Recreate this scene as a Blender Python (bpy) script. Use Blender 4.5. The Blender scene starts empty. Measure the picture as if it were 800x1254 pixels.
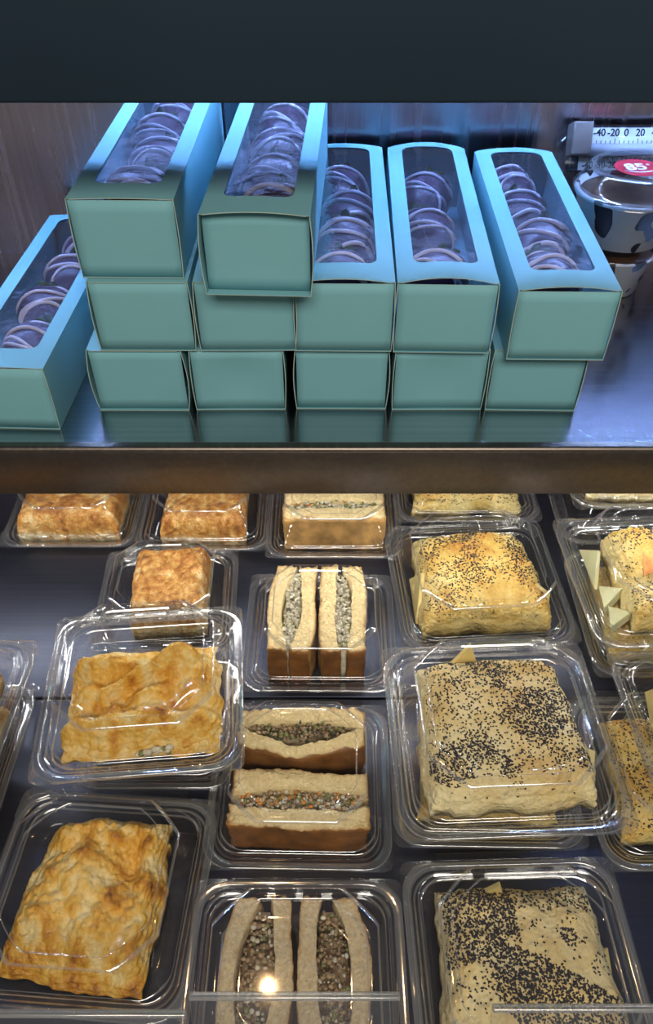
import bpy, bmesh, math, random
from mathutils import Vector, Matrix, noise
R = math.radians
random.seed(7)
sc = bpy.context.scene
COL = sc.collection

# ------------------------------------------------------------------ camera
CAM_Z = 0.601
F_PX = 960.0
cam = bpy.data.cameras.new('camera')
cam.sensor_fit = 'HORIZONTAL'; cam.sensor_width = 36.0
cam.lens = 36.0 * F_PX / 800.0
cam.shift_x = 0.0
cam.shift_y = (686.0 - 627.0) / 800.0
cam.clip_start = 0.01; cam.clip_end = 50
camo = bpy.data.objects.new('camera', cam); COL.objects.link(camo)
camo.location = (0, 0, CAM_Z)
camo.rotation_euler = (R(90 - 46), 0, 0)
sc.camera = camo

# ------------------------------------------------------------------ world, lamps, exposure
w = bpy.data.worlds.new('world'); sc.world = w; w.use_nodes = True
bg = w.node_tree.nodes['Background']
bg.inputs['Color'].default_value = (1.0, 0.93, 0.84, 1)
bg.inputs['Strength'].default_value = 0.16

def area(name, loc, rot, size, size_y, power, color):
    l = bpy.data.lights.new(name, 'AREA'); l.shape = 'RECTANGLE'
    l.size = size; l.size_y = size_y; l.energy = power; l.color = color
    o = bpy.data.objects.new(name, l); COL.objects.link(o)
    o.location = loc; o.rotation_euler = rot
    return o
# ceiling panel of the shop, behind and above the photographer
area('ceiling_panel_light', (0.2, -1.5, 2.1), (R(42), 0, 0), 1.6, 0.7, 48, (1.0, 0.92, 0.80))
# warm ceiling bulb above the case
pl = bpy.data.lights.new('ceiling_bulb_light', 'POINT'); pl.energy = 7; pl.color = (1, 0.62, 0.30); pl.shadow_soft_size = 0.016
plo = bpy.data.objects.new('ceiling_bulb_light', pl); COL.objects.link(plo); plo.location = (-0.17, 0.72, 2.1)

vs = sc.view_settings
sc.display_settings.display_device = 'sRGB'
vs.view_transform = 'Standard'; vs.look = 'None'; vs.gamma = 1.0; vs.use_curve_mapping = False
vs.exposure = 0.0
sc.cycles.transparent_max_bounces = 40
sc.cycles.max_bounces = 10
sc.cycles.use_denoising = True
sc.cycles.sample_clamp_indirect = 6.0
sc.cycles.caustics_reflective = False
sc.cycles.caustics_refractive = False

# ------------------------------------------------------------------ materials
def new_mat(name):
    m = bpy.data.materials.new(name); m.use_nodes = True
    nt = m.node_tree
    for n in list(nt.nodes): nt.nodes.remove(n)
    out = nt.nodes.new('ShaderNodeOutputMaterial')
    return m, nt, out

def N(nt, kind, **kw):
    n = nt.nodes.new(kind)
    for k, v in kw.items():
        if k in n.inputs: n.inputs[k].default_value = v
        else: setattr(n, k, v)
    return n

def L(nt, a, b): nt.links.new(a, b)

def ramp(nt, src, stops):
    r = nt.nodes.new('ShaderNodeValToRGB')
    el = r.color_ramp.elements
    while len(el) < len(stops): el.new(0.5)
    for e, (p, c) in zip(el, stops):
        e.position = p; e.color = (*c, 1) if len(c) == 3 else c
    L(nt, src, r.inputs[0])
    return r.outputs[0]

def coords(nt, scale=(1, 1, 1)):
    tc = nt.nodes.new('ShaderNodeTexCoord'); mp = nt.nodes.new('ShaderNodeMapping')
    mp.inputs['Scale'].default_value = scale
    L(nt, tc.outputs['Object'], mp.inputs['Vector'])
    return mp.outputs['Vector']

def simple(name, color, rough=0.5, metal=0.0, spec=0.5, var=0.0, vscale=60, bump=0.0, bscale=300, sss=0.0, coat=0.0):
    m, nt, out = new_mat(name)
    b = N(nt, 'ShaderNodeBsdfPrincipled', Roughness=rough, Metallic=metal)
    b.inputs['Specular IOR Level'].default_value = spec
    b.inputs['Base Color'].default_value = (*color, 1)
    if coat: b.inputs['Coat Weight'].default_value = coat
    if sss:
        b.inputs['Subsurface Weight'].default_value = sss
        b.inputs['Subsurface Radius'].default_value = (0.004, 0.002, 0.001)
    if var:
        nz = N(nt, 'ShaderNodeTexNoise', Scale=vscale, Detail=4.0)
        L(nt, coords(nt), nz.inputs['Vector'])
        c = ramp(nt, nz.outputs['Fac'], [(0.3, tuple(x * (1 - var) for x in color)), (0.7, tuple(min(1, x * (1 + var)) for x in color))])
        L(nt, c, b.inputs['Base Color'])
    if bump:
        nz = N(nt, 'ShaderNodeTexNoise', Scale=bscale, Detail=3.0)
        L(nt, coords(nt), nz.inputs['Vector'])
        bp = N(nt, 'ShaderNodeBump', Strength=bump, Distance=0.002)
        L(nt, nz.outputs['Fac'], bp.inputs['Height']); L(nt, bp.outputs[0], b.inputs['Normal'])
    L(nt, b.outputs[0], out.inputs[0])
    return m

def steel(name, color, rough=0.3, scale=(3, 300, 300), rv=0.12, bump=0.08, aniso=0.0):
    m, nt, out = new_mat(name)
    b = N(nt, 'ShaderNodeBsdfPrincipled', Metallic=1.0, Roughness=rough)
    if aniso:
        b.inputs['Anisotropic'].default_value = aniso
    nz = N(nt, 'ShaderNodeTexNoise', Scale=1.0, Detail=5.0)
    L(nt, coords(nt, scale), nz.inputs['Vector'])
    c = ramp(nt, nz.outputs['Fac'], [(0.25, tuple(x * 0.78 for x in color)), (0.75, color)])
    L(nt, c, b.inputs['Base Color'])
    mr = N(nt, 'ShaderNodeMapRange'); mr.inputs['To Min'].default_value = rough - rv; mr.inputs['To Max'].default_value = rough + rv
    L(nt, nz.outputs['Fac'], mr.inputs['Value']); L(nt, mr.outputs[0], b.inputs['Roughness'])
    bp = N(nt, 'ShaderNodeBump', Strength=bump, Distance=0.001)
    L(nt, nz.outputs['Fac'], bp.inputs['Height']); L(nt, bp.outputs[0], b.inputs['Normal'])
    L(nt, b.outputs[0], out.inputs[0])
    return m

def clear_plastic(name, rough=0.06, base=0.05, edge=0.75, power=3.5, haze=0.03, tint=(0.985, 0.99, 0.99), knurl=False, wrinkle=0.0):
    m, nt, out = new_mat(name)
    lw = N(nt, 'ShaderNodeLayerWeight', Blend=0.5)
    pw = N(nt, 'ShaderNodeMath', operation='POWER'); pw.inputs[1].default_value = power
    L(nt, lw.outputs['Facing'], pw.inputs[0])
    ml = N(nt, 'ShaderNodeMath', operation='MULTIPLY_ADD'); ml.inputs[1].default_value = edge; ml.inputs[2].default_value = base
    L(nt, pw.outputs[0], ml.inputs[0])
    tr = N(nt, 'ShaderNodeBsdfTransparent'); tr.inputs['Color'].default_value = (*tint, 1)
    df = N(nt, 'ShaderNodeBsdfDiffuse'); df.inputs['Color'].default_value = (0.85, 0.88, 0.9, 1)
    tl = N(nt, 'ShaderNodeBsdfTranslucent'); tl.inputs['Color'].default_value = (0.85, 0.88, 0.9, 1)
    dm = N(nt, 'ShaderNodeMixShader', Fac=0.5); L(nt, df.outputs[0], dm.inputs[1]); L(nt, tl.outputs[0], dm.inputs[2])
    hz = N(nt, 'ShaderNodeMixShader', Fac=haze); L(nt, tr.outputs[0], hz.inputs[1]); L(nt, dm.outputs[0], hz.inputs[2])
    gl = N(nt, 'ShaderNodeBsdfGlossy', Roughness=rough); gl.inputs['Color'].default_value = (1, 1, 1, 1)
    mx = N(nt, 'ShaderNodeMixShader')
    L(nt, ml.outputs[0], mx.inputs[0]); L(nt, hz.outputs[0], mx.inputs[1]); L(nt, gl.outputs[0], mx.inputs[2])
    if knurl:
        wv = N(nt, 'ShaderNodeTexVoronoi', Scale=600.0); wv.distance = 'CHEBYCHEV'
        wv.inputs['Randomness'].default_value = 0.0
        L(nt, coords(nt), wv.inputs['Vector'])
        bp = N(nt, 'ShaderNodeBump', Strength=1.0, Distance=0.0016)
        L(nt, wv.outputs['Distance'], bp.inputs['Height']); L(nt, bp.outputs[0], gl.inputs['Normal'])
    elif wrinkle:
        nz = N(nt, 'ShaderNodeTexNoise', Scale=45.0, Detail=3.0)
        L(nt, coords(nt), nz.inputs['Vector'])
        bp = N(nt, 'ShaderNodeBump', Strength=wrinkle, Distance=0.003)
        L(nt, nz.outputs['Fac'], bp.inputs['Height']); L(nt, bp.outputs[0], gl.inputs['Normal'])
    L(nt, mx.outputs[0], out.inputs[0])
    return m

def baked(name, stops, rough=0.45, bump=0.35, bscale=220, nscale=70, mixn=0.45, sss=0.1):
    """crust coloured by the mesh's own browning value plus noise"""
    m, nt, out = new_mat(name)
    b = N(nt, 'ShaderNodeBsdfPrincipled', Roughness=rough)
    b.inputs['Specular IOR Level'].default_value = 0.35
    at = N(nt, 'ShaderNodeAttribute', attribute_name='brown')
    nz = N(nt, 'ShaderNodeTexNoise', Scale=nscale, Detail=6.0, Roughness=0.65)
    v = coords(nt)
    L(nt, v, nz.inputs['Vector'])
    nf = N(nt, 'ShaderNodeTexNoise', Scale=nscale * 4.5, Detail=4.0, Roughness=0.7); L(nt, v, nf.inputs['Vector'])
    av = N(nt, 'ShaderNodeMix', data_type='FLOAT'); av.inputs[0].default_value = 0.42
    L(nt, nz.outputs['Fac'], av.inputs[2]); L(nt, nf.outputs['Fac'], av.inputs[3])
    ma = N(nt, 'ShaderNodeMath', operation='SUBTRACT'); ma.inputs[1].default_value = 0.5; L(nt, av.outputs[0], ma.inputs[0])
    mb = N(nt, 'ShaderNodeMath', operation='MULTIPLY_ADD'); mb.inputs[1].default_value = mixn * 2.9
    L(nt, ma.outputs[0], mb.inputs[0]); L(nt, at.outputs['Fac'], mb.inputs[2])
    c = ramp(nt, mb.outputs[0], stops)
    L(nt, c, b.inputs['Base Color'])
    n2 = N(nt, 'ShaderNodeTexNoise', Scale=bscale, Detail=5.0); L(nt, v, n2.inputs['Vector'])
    vb = N(nt, 'ShaderNodeTexVoronoi', Scale=bscale * 1.6); vb.feature = 'SMOOTH_F1'; L(nt, v, vb.inputs['Vector'])
    sb = N(nt, 'ShaderNodeMath', operation='MULTIPLY_ADD'); sb.inputs[1].default_value = -0.5
    L(nt, vb.outputs['Distance'], sb.inputs[0]); L(nt, n2.outputs['Fac'], sb.inputs[2])
    bp = N(nt, 'ShaderNodeBump', Strength=bump, Distance=0.004)
    L(nt, sb.outputs[0], bp.inputs['Height']); L(nt, bp.outputs[0], b.inputs['Normal'])
    if sss:
        b.inputs['Subsurface Weight'].default_value = sss; b.inputs['Subsurface Radius'].default_value = (0.004, 0.002, 0.001)
    L(nt, b.outputs[0], out.inputs[0])
    return m

def crumb(name, c0, c1, hole=True):
    m, nt, out = new_mat(name)
    b = N(nt, 'ShaderNodeBsdfPrincipled', Roughness=0.8)
    v = coords(nt)
    nz = N(nt, 'ShaderNodeTexNoise', Scale=330.0, Detail=6.0, Roughness=0.7); L(nt, v, nz.inputs['Vector'])
    c = ramp(nt, nz.outputs['Fac'], [(0.30, c0), (0.60, c1)])
    at = N(nt, 'ShaderNodeAttribute', attribute_name='brown')
    mx = N(nt, 'ShaderNodeMix', data_type='RGBA'); mx.inputs['B'].default_value = (0.40, 0.20, 0.05, 1)
    L(nt, at.outputs['Fac'], mx.inputs['Factor']); L(nt, c, mx.inputs['A'])
    L(nt, mx.outputs['Result'], b.inputs['Base Color'])
    vh = N(nt, 'ShaderNodeTexVoronoi', Scale=420.0); L(nt, v, vh.inputs['Vector'])
    bp = N(nt, 'ShaderNodeBump', Strength=0.55, Distance=0.002)
    ad = N(nt, 'ShaderNodeMath', operation='ADD'); L(nt, nz.outputs['Fac'], ad.inputs[0]); L(nt, vh.outputs['Distance'], ad.inputs[1])
    L(nt, ad.outputs[0], bp.inputs['Height']); L(nt, bp.outputs[0], b.inputs['Normal'])
    L(nt, b.outputs[0], out.inputs[0])
    return m

M = {}
M['steel_shelf'] = steel('brushed_steel_shelf', (0.50, 0.51, 0.54), 0.19, (4, 260, 260), 0.07, 0.05)
M['steel_lip'] = steel('steel_lip', (0.20, 0.170, 0.148), 0.36, (260, 3, 260), 0.08, 0.05)  # dim brown room reflection is put into this base colour
M['steel_wall'] = steel('steel_wall', (0.62, 0.54, 0.60), 0.26, (220, 220, 5), 0.08, 0.10, 0.6)
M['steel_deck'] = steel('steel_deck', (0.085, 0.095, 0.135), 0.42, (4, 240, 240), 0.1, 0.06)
M['canopy'] = simple('canopy_paint', (0.015, 0.032, 0.050), 0.5, 0.0, 0.3, 0.25, 2.2)
M['clear'] = clear_plastic('clear_pet', 0.045, 0.030, 0.70, 3.6, 0.008)
M['clear_edge'] = clear_plastic('clear_pet_edge', 0.10, 0.24, 0.6, 1.6, 0.16)  # same plastic; edge highlights put in as extra white haze and gloss
M['knurl'] = clear_plastic('clear_pet_knurled', 0.12, 0.10, 0.6, 2.0, 0.05)
M['film'] = clear_plastic('window_film', 0.10, 0.09, 0.6, 2.0, 0.03, (0.90, 0.90, 1.0), wrinkle=0.6)  # blue-violet veil of reflections put in as tint and haze
M['acrylic'] = clear_plastic('acrylic', 0.05, 0.05, 0.7, 3.0, 0.02)
M['acrylic_edge'] = clear_plastic('acrylic_edge', 0.2, 0.22, 0.6, 2.0, 0.30)
M['box'] = simple('teal_card', (0.215, 0.48, 0.535), 0.5, 0.0, 0.14, 0.05, 12)
M['card_edge'] = simple('cream_card_edge', (0.42, 0.54, 0.48), 0.7)
M['choc'] = simple('dark_chocolate', (0.075, 0.038, 0.065), 0.28, 0, 0.5, 0.3, 50)  # purple of the blue light and film veil mixed into the brown
M['drizzle'] = simple('white_drizzle', (0.84, 0.78, 0.80), 0.4)
M['calyx'] = simple('strawberry_leaf', (0.06, 0.13, 0.03), 0.6, var=0.3)
M['puff'] = baked('puff_pastry', [(0.10, (0.76, 0.61, 0.27)), (0.38, (0.71, 0.48, 0.13)), (0.68, (0.56, 0.28, 0.055)), (0.95, (0.30, 0.11, 0.02))], bscale=190, bump=0.6)
M['puff_pale'] = baked('pale_puff_pastry', [(0.10, (0.86, 0.74, 0.42)), (0.5, (0.80, 0.60, 0.26)), (0.9, (0.50, 0.28, 0.08))], bscale=190, bump=0.6)
M['turnover'] = baked('turnover_crust', [(0.05, (0.80, 0.62, 0.28)), (0.34, (0.76, 0.45, 0.08)), (0.62, (0.60, 0.26, 0.025)), (0.88, (0.22, 0.07, 0.013))], rough=0.38, bscale=150, bump=0.7)
M['toast'] = baked('cheese_crust', [(0.08, (0.74, 0.62, 0.38)), (0.34, (0.60, 0.33, 0.09)), (0.60, (0.38, 0.15, 0.03)), (0.92, (0.13, 0.045, 0.013))], nscale=150, mixn=0.55, bscale=170, bump=0.6)
M['seed'] = simple('poppy_seed', (0.028, 0.023, 0.032), 0.5)
M['crumb_w'] = crumb('white_crumb', (0.66, 0.49, 0.22), (0.84, 0.68, 0.37))
M['crumb_g'] = crumb('brown_crumb', (0.48, 0.35, 0.18), (0.72, 0.57, 0.34))
M['crust'] = simple('bread_crust', (0.26, 0.105, 0.03), 0.5, var=0.45, vscale=90, bump=0.3)
M['crust_d'] = simple('dark_bread_crust', (0.21, 0.085, 0.020), 0.45, var=0.4, vscale=60, bump=0.2)
M['crust_l'] = simple('toasted_bread_face', (0.42, 0.24, 0.08), 0.6, var=0.5, vscale=45, bump=0.3)
M['fill_w'] = simple('pale_filling', (0.66, 0.61, 0.48), 0.6, var=0.25, vscale=200)
M['fill_b'] = simple('meaty_filling', (0.36, 0.25, 0.15), 0.6, var=0.45, vscale=200)
M['fill_d'] = simple('olive_piece', (0.08, 0.075, 0.045), 0.4)
M['fill_o'] = simple('carrot_piece', (0.62, 0.25, 0.04), 0.45)
M['fill_g'] = simple('green_herb', (0.22, 0.23, 0.08), 0.5)
M['cheese'] = simple('pale_cheese', (0.74, 0.60, 0.24), 0.5, sss=0.2, var=0.1)
M['cheese_w'] = simple('white_cheese', (0.52, 0.51, 0.29), 0.5, sss=0.2, var=0.1)
M['salmon'] = simple('salmon_flake', (0.75, 0.32, 0.10), 0.4, var=0.3, vscale=150)
M['red'] = simple('red_sticker', (0.55, 0.02, 0.04), 0.4)
M['white'] = simple('white_print', (0.85, 0.85, 0.85), 0.5)
M['black'] = simple('black_print', (0.01, 0.01, 0.012), 0.5)
M['scale'] = simple('thermometer_card', (0.80, 0.80, 0.76), 0.5)
M['grey_tube'] = simple('thermometer_tube', (0.45, 0.46, 0.52), 0.2)
M['clip'] = simple('metal_clip', (0.15, 0.12, 0.105), 0.45)
M['dark_plastic'] = simple('dark_plastic', (0.02, 0.022, 0.025), 0.5)
M['cream'] = simple('pudding', (0.10, 0.052, 0.028), 0.4, var=0.4, vscale=60)
def cow_mat():
    m, nt, out = new_mat('cow_print_cup')
    b = N(nt, 'ShaderNodeBsdfPrincipled', Roughness=0.35)
    nz = N(nt, 'ShaderNodeTexNoise', Scale=52.0, Detail=0.6); L(nt, coords(nt, (1, 1, 0.8)), nz.inputs['Vector'])
    c = ramp(nt, nz.outputs['Fac'], [(0.60, (0.74, 0.76, 0.80)), (0.61, (0.012, 0.012, 0.016))])
    L(nt, c, b.inputs['Base Color']); L(nt, b.outputs[0], out.inputs[0])
    return m
M['cow'] = cow_mat()
def emit(name, color, s):
    m, nt, out = new_mat(name)
    e = N(nt, 'ShaderNodeEmission', Strength=s); e.inputs['Color'].default_value = (*color, 1)
    L(nt, e.outputs[0], out.inputs[0])
    return m
M['led_top'] = emit('upper_led', (0.29, 0.48, 1.0), 640.0)
M['led_low'] = emit('lower_led', (1.0, 0.97, 0.93), 200.0)

# ------------------------------------------------------------------ helpers
def mesh(name, verts, faces, mats, mi=None, smooth=True, attr=None):
    me = bpy.data.meshes.new(name)
    me.from_pydata([tuple(v) for v in verts], [], faces)
    for m in (mats if isinstance(mats, (list, tuple)) else [mats]): me.materials.append(m)
    if mi: me.polygons.foreach_set('material_index', mi)
    me.polygons.foreach_set('use_smooth', [smooth] * len(me.polygons))
    if attr:
        a = me.attributes.new('brown', 'FLOAT', 'POINT'); a.data.foreach_set('value', attr)
    me.update()
    return me

def obj(name, me, parent=None, loc=(0, 0, 0), rot=(0, 0, 0)):
    o = bpy.data.objects.new(name, me); COL.objects.link(o)
    o.location = loc; o.rotation_euler = rot
    if parent: o.parent = parent
    return o

def thing(name, label, cat, loc=(0, 0, 0), rz=0.0, group=None, rot=None):
    o = bpy.data.objects.new(name, None); COL.objects.link(o)
    o.empty_display_size = 0.02
    o.location = loc; o.rotation_euler = rot if rot else (0, 0, rz)
    o['label'] = label; o['category'] = cat
    if group: o['group'] = group
    return o

def struct(o): o['kind'] = 'structure'; return o

def box_data(x0, x1, y0, y1, z0, z1):
    v = [(x0, y0, z0), (x1, y0, z0), (x1, y1, z0), (x0, y1, z0), (x0, y0, z1), (x1, y0, z1), (x1, y1, z1), (x0, y1, z1)]
    f = [(0, 3, 2, 1), (4, 5, 6, 7), (0, 1, 5, 4), (1, 2, 6, 5), (2, 3, 7, 6), (3, 0, 4, 7)]
    return v, f

def box_mesh(name, x0, x1, y0, y1, z0, z1, mat, bevel=0.0, seg=2):
    v, f = box_data(x0, x1, y0, y1, z0, z1)
    me = mesh(name, v, f, mat, smooth=bool(bevel))
    if bevel:
        bm = bmesh.new(); bm.from_mesh(me)
        bmesh.ops.bevel(bm, geom=bm.edges[:], offset=bevel, segments=seg, profile=0.5, affect='EDGES')
        bm.to_mesh(me); bm.free()
        me.polygons.foreach_set('use_smooth', [True] * len(me.polygons))
    return me

class MB:
    def __init__(s): s.v = []; s.f = []; s.mi = []; s.at = []
    def add(s, v, f, mi=0, at=0.5):
        o = len(s.v); s.v += [tuple(p) for p in v]; s.f += [tuple(i + o for i in q) for q in f]; s.mi += [mi] * len(f); s.at += [at] * len(v)
    def box(s, *a, mi=0): s.add(*box_data(*a), mi)
    def build(s, name, mats, smooth=True, attr=False): return mesh(name, s.v, s.f, mats, s.mi, smooth, s.at if attr else None)

def boxgrid(name, nx, ny, nz, fn, mats, matfn=None, attrfn=None, smooth=True):
    """surface of a subdivided cube, (u,v,w) in 0..1 mapped through fn; faces '-x+x-y+y-z+z'"""
    idx = {}; V = []; A = []; Fc = []; MI = []
    def vid(i, j, k):
        if (i, j, k) not in idx:
            idx[(i, j, k)] = len(V); u, v, q = i / nx, j / ny, k / nz
            V.append(fn(u, v, q)); A.append(attrfn(u, v, q) if attrfn else 0.5)
        return idx[(i, j, k)]
    def quad(a, b, c, d, side):
        Fc.append((vid(*a), vid(*b), vid(*c), vid(*d))); MI.append(matfn(side) if matfn else 0)
    for i in range(nx):
        for j in range(ny):
            quad((i, j, nz), (i + 1, j, nz), (i + 1, j + 1, nz), (i, j + 1, nz), '+z')
            quad((i, j, 0), (i, j + 1, 0), (i + 1, j + 1, 0), (i + 1, j, 0), '-z')
    for i in range(nx):
        for k in range(nz):
            quad((i, 0, k), (i + 1, 0, k), (i + 1, 0, k + 1), (i, 0, k + 1), '-y')
            quad((i, ny, k), (i, ny, k + 1), (i + 1, ny, k + 1), (i + 1, ny, k), '+y')
    for j in range(ny):
        for k in range(nz):
            quad((0, j, k), (0, j, k + 1), (0, j + 1, k + 1), (0, j + 1, k), '-x')
            quad((nx, j, k), (nx, j + 1, k), (nx, j + 1, k + 1), (nx, j, k + 1), '+x')
    return mesh(name, V, Fc, mats, MI, smooth, A)

def ring(hx, hy, r, chord=0.0, ns=8, nc=6):
    """rounded rectangle outline, CCW; chord=1 turns the round corners into chamfers"""
    P = []
    cs = [(hx - r, hy - r, 0), (-hx + r, hy - r, 90), (-hx + r, -hy + r, 180), (hx - r, -hy + r, 270)]
    for q, (cx, cy, a0) in enumerate(cs):
        p0 = Vector((cx + r * math.cos(R(a0)), cy + r * math.sin(R(a0)))); p1 = Vector((cx + r * math.cos(R(a0 + 90)), cy + r * math.sin(R(a0 + 90))))
        for i in range(nc + 1):
            a = R(a0 + 90 * i / nc)
            p = Vector((cx + r * math.cos(a), cy + r * math.sin(a))).lerp(p0.lerp(p1, i / nc), chord)
            P.append((p.x, p.y))
        nx_, ny_, na = cs[(q + 1) % 4]
        e = Vector((nx_ + r * math.cos(R(na)), ny_ + r * math.sin(R(na))))
        for i in range(1, ns):
            p = p1.lerp(e, i / ns); P.append((p.x, p.y))
    return P

def loft(rings, close_end=True):
    V = []; Fc = []; n = len(rings[0][0])
    for P, z in rings:
        V += [(x, y, z) for x, y in P]
    for k in range(len(rings) - 1):
        a = k * n; b = a + n
        for i in range(n):
            j = (i + 1) % n
            Fc.append((a + i, a + j, b + j, b + i))
    if close_end: Fc.append(tuple((len(rings) - 1) * n + i for i in range(n)))
    return V, Fc

def lathe(prof, n=40, cap_bottom=False, cap_top=False):
    V = []; Fc = []
    for r, z in prof:
        for i in range(n):
            a = 2 * math.pi * i / n; V.append((r * math.cos(a), r * math.sin(a), z))
    for k in range(len(prof) - 1):
        for i in range(n):
            j = (i + 1) % n
            Fc.append((k * n + i, k * n + j, (k + 1) * n + j, (k + 1) * n + i))
    if cap_bottom: Fc.append(tuple(reversed(range(n))))
    if cap_top: Fc.append(tuple((len(prof) - 1) * n + i for i in range(n)))
    return V, Fc

def tube(path, r, n=6):
    V = []; Fc = []; m = len(path)
    for k, p in enumerate(path):
        p = Vector(p); t = (Vector(path[min(k + 1, m - 1)]) - Vector(path[max(k - 1, 0)])).normalized()
        a = t.orthogonal().normalized(); b = t.cross(a)
        rr = r * (0.35 if k in (0, m - 1) else 1.0)
        for i in range(n):
            an = 2 * math.pi * i / n; V.append(tuple(p + a * rr * math.cos(an) + b * rr * math.sin(an)))
    # keep frames consistent enough for thin strands
    for k in range(m - 1):
        for i in range(n):
            j = (i + 1) % n; Fc.append((k * n + i, k * n + j, (k + 1) * n + j, (k + 1) * n + i))
    Fc.append(tuple(reversed(range(n)))); Fc.append(tuple((m - 1) * n + i for i in range(n)))
    return V, Fc

def nz3(x, y, z, s): return noise.noise(Vector((x * s, y * s, z * s)))

def text_mesh(txt, size, mat, name='printed_number'):
    cu = bpy.data.curves.new(name, 'FONT'); cu.body = txt; cu.size = size; cu.align_x = 'CENTER'; cu.align_y = 'CENTER'
    cu.extrude = size * 0.01; cu.offset = size * 0.02
    t = bpy.data.objects.new('tmp_text', cu); COL.objects.link(t)
    dg = bpy.context.evaluated_depsgraph_get(); dg.update()
    me = bpy.data.meshes.new_from_object(t.evaluated_get(dg))
    bpy.data.objects.remove(t); bpy.data.curves.remove(cu)
    me.name = name; me.materials.clear(); me.materials.append(mat)
    return me

# ------------------------------------------------------------------ the case
WALL_Y = 0.812
SH = 0.229          # top of the upper shelf
XL, XR = -0.75, 0.75
# lower deck made of two panels with a dark joint
dk = struct(obj('floor', box_mesh('floor', XL, XR, -0.02, WALL_Y, -0.02, -0.006, M['dark_plastic'])))
for y0, y1 in ((-0.02, 0.4045), (0.4068, WALL_Y)):
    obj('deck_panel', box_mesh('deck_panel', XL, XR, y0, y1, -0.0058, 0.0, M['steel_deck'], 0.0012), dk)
struct(obj('wall_back', box_mesh('wall_back', XL, XR, WALL_Y, WALL_Y + 0.02, -0.02, 0.62, M['steel_wall'])))
struct(obj('wall_left', box_mesh('wall_left', XL - 0.02, XL, 0.40, WALL_Y + 0.02, -0.02, 0.62, M['steel_wall'])))
struct(obj('wall_right', box_mesh('wall_right', XR, XR + 0.02, 0.40, WALL_Y + 0.02, -0.02, 0.62, M['steel_wall'])))

# upper shelf: plate and front lip
t = thing('display_shelf', 'long brushed steel shelf carrying the stacked blue boxes', 'shelf', (0, 0, SH))
obj('shelf_plate', box_mesh('shelf_plate', XL, XR, 0.486, WALL_Y, -0.004, 0.0, M['steel_shelf']), t)
# bent lip: quarter-round nose then a straight drop and a return under
prof = [(0.4875, 0.0)]
for i in range(1, 9):
    a = R(90 + 90 * i / 8); prof.append((0.4815 + 0.0035 * math.cos(a), -0.0035 + 0.0035 * math.sin(a)))
V = []; Fc = []
for y, z in prof: V += [(XL, y, z), (XR, y, z)]
for k in range(len(prof) - 1): Fc.append((2 * k, 2 * k + 2, 2 * k + 3, 2 * k + 1))
k = len(V)
V += [(x, y + 0.0015, z - 0.0015) for x, y, z in V]      # back of the rounded nose
Fc += [tuple(i + k for i in reversed(q)) for q in Fc]
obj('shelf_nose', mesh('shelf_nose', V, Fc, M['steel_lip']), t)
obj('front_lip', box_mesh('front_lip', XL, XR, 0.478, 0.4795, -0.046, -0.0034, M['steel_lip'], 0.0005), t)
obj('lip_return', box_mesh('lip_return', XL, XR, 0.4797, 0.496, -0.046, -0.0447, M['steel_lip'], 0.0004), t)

# canopy: housing over the upper shelf; its front panel closes the top of the view
t = thing('light_canopy', 'dark blue-grey canopy panel along the top of the display case', 'canopy', (0, 0, 0))
obj('front_panel', box_mesh('front_panel', XL, XR, 0.468, 0.48, 0.4685, 0.573, M['canopy'], 0.002), t)
obj('top_panel', box_mesh('top_panel', XL, XR, 0.48, WALL_Y, 0.563, 0.573, M['canopy']), t)
obj('light_baffle', box_mesh('light_baffle', XL, XR, 0.698, 0.702, 0.4757, 0.563, M['canopy']), t)

def led_strip(name, label, y, z, n, sp, mat, dz):
    t = thing(name, label, 'light strip', (0, y, z))
    obj('housing', box_mesh('housing', XL + 0.02, XR - 0.02, -0.008, 0.008, 0.0, 0.008, M['scale'], 0.001), t)
    m = MB()
    for i in range(n):
        x = (i - (n - 1) / 2) * sp
        m.box(x - 0.003, x + 0.003, -0.003, 0.003, -0.0022, -0.0002)
    o = obj('diode_row', m.build('diode_row', mat, False), t); o['kind'] = 'stuff'
    return t
led_strip('led_strip', 'white strip of small LEDs hidden behind the canopy panel', 0.740, 0.505, 52, 0.0235, M['led_top'], 0)
led_strip('led_strip', 'white strip of small LEDs tucked under the steel shelf', 0.530, SH - 0.034, 52, 0.0235, M['led_low'], 0)

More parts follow.
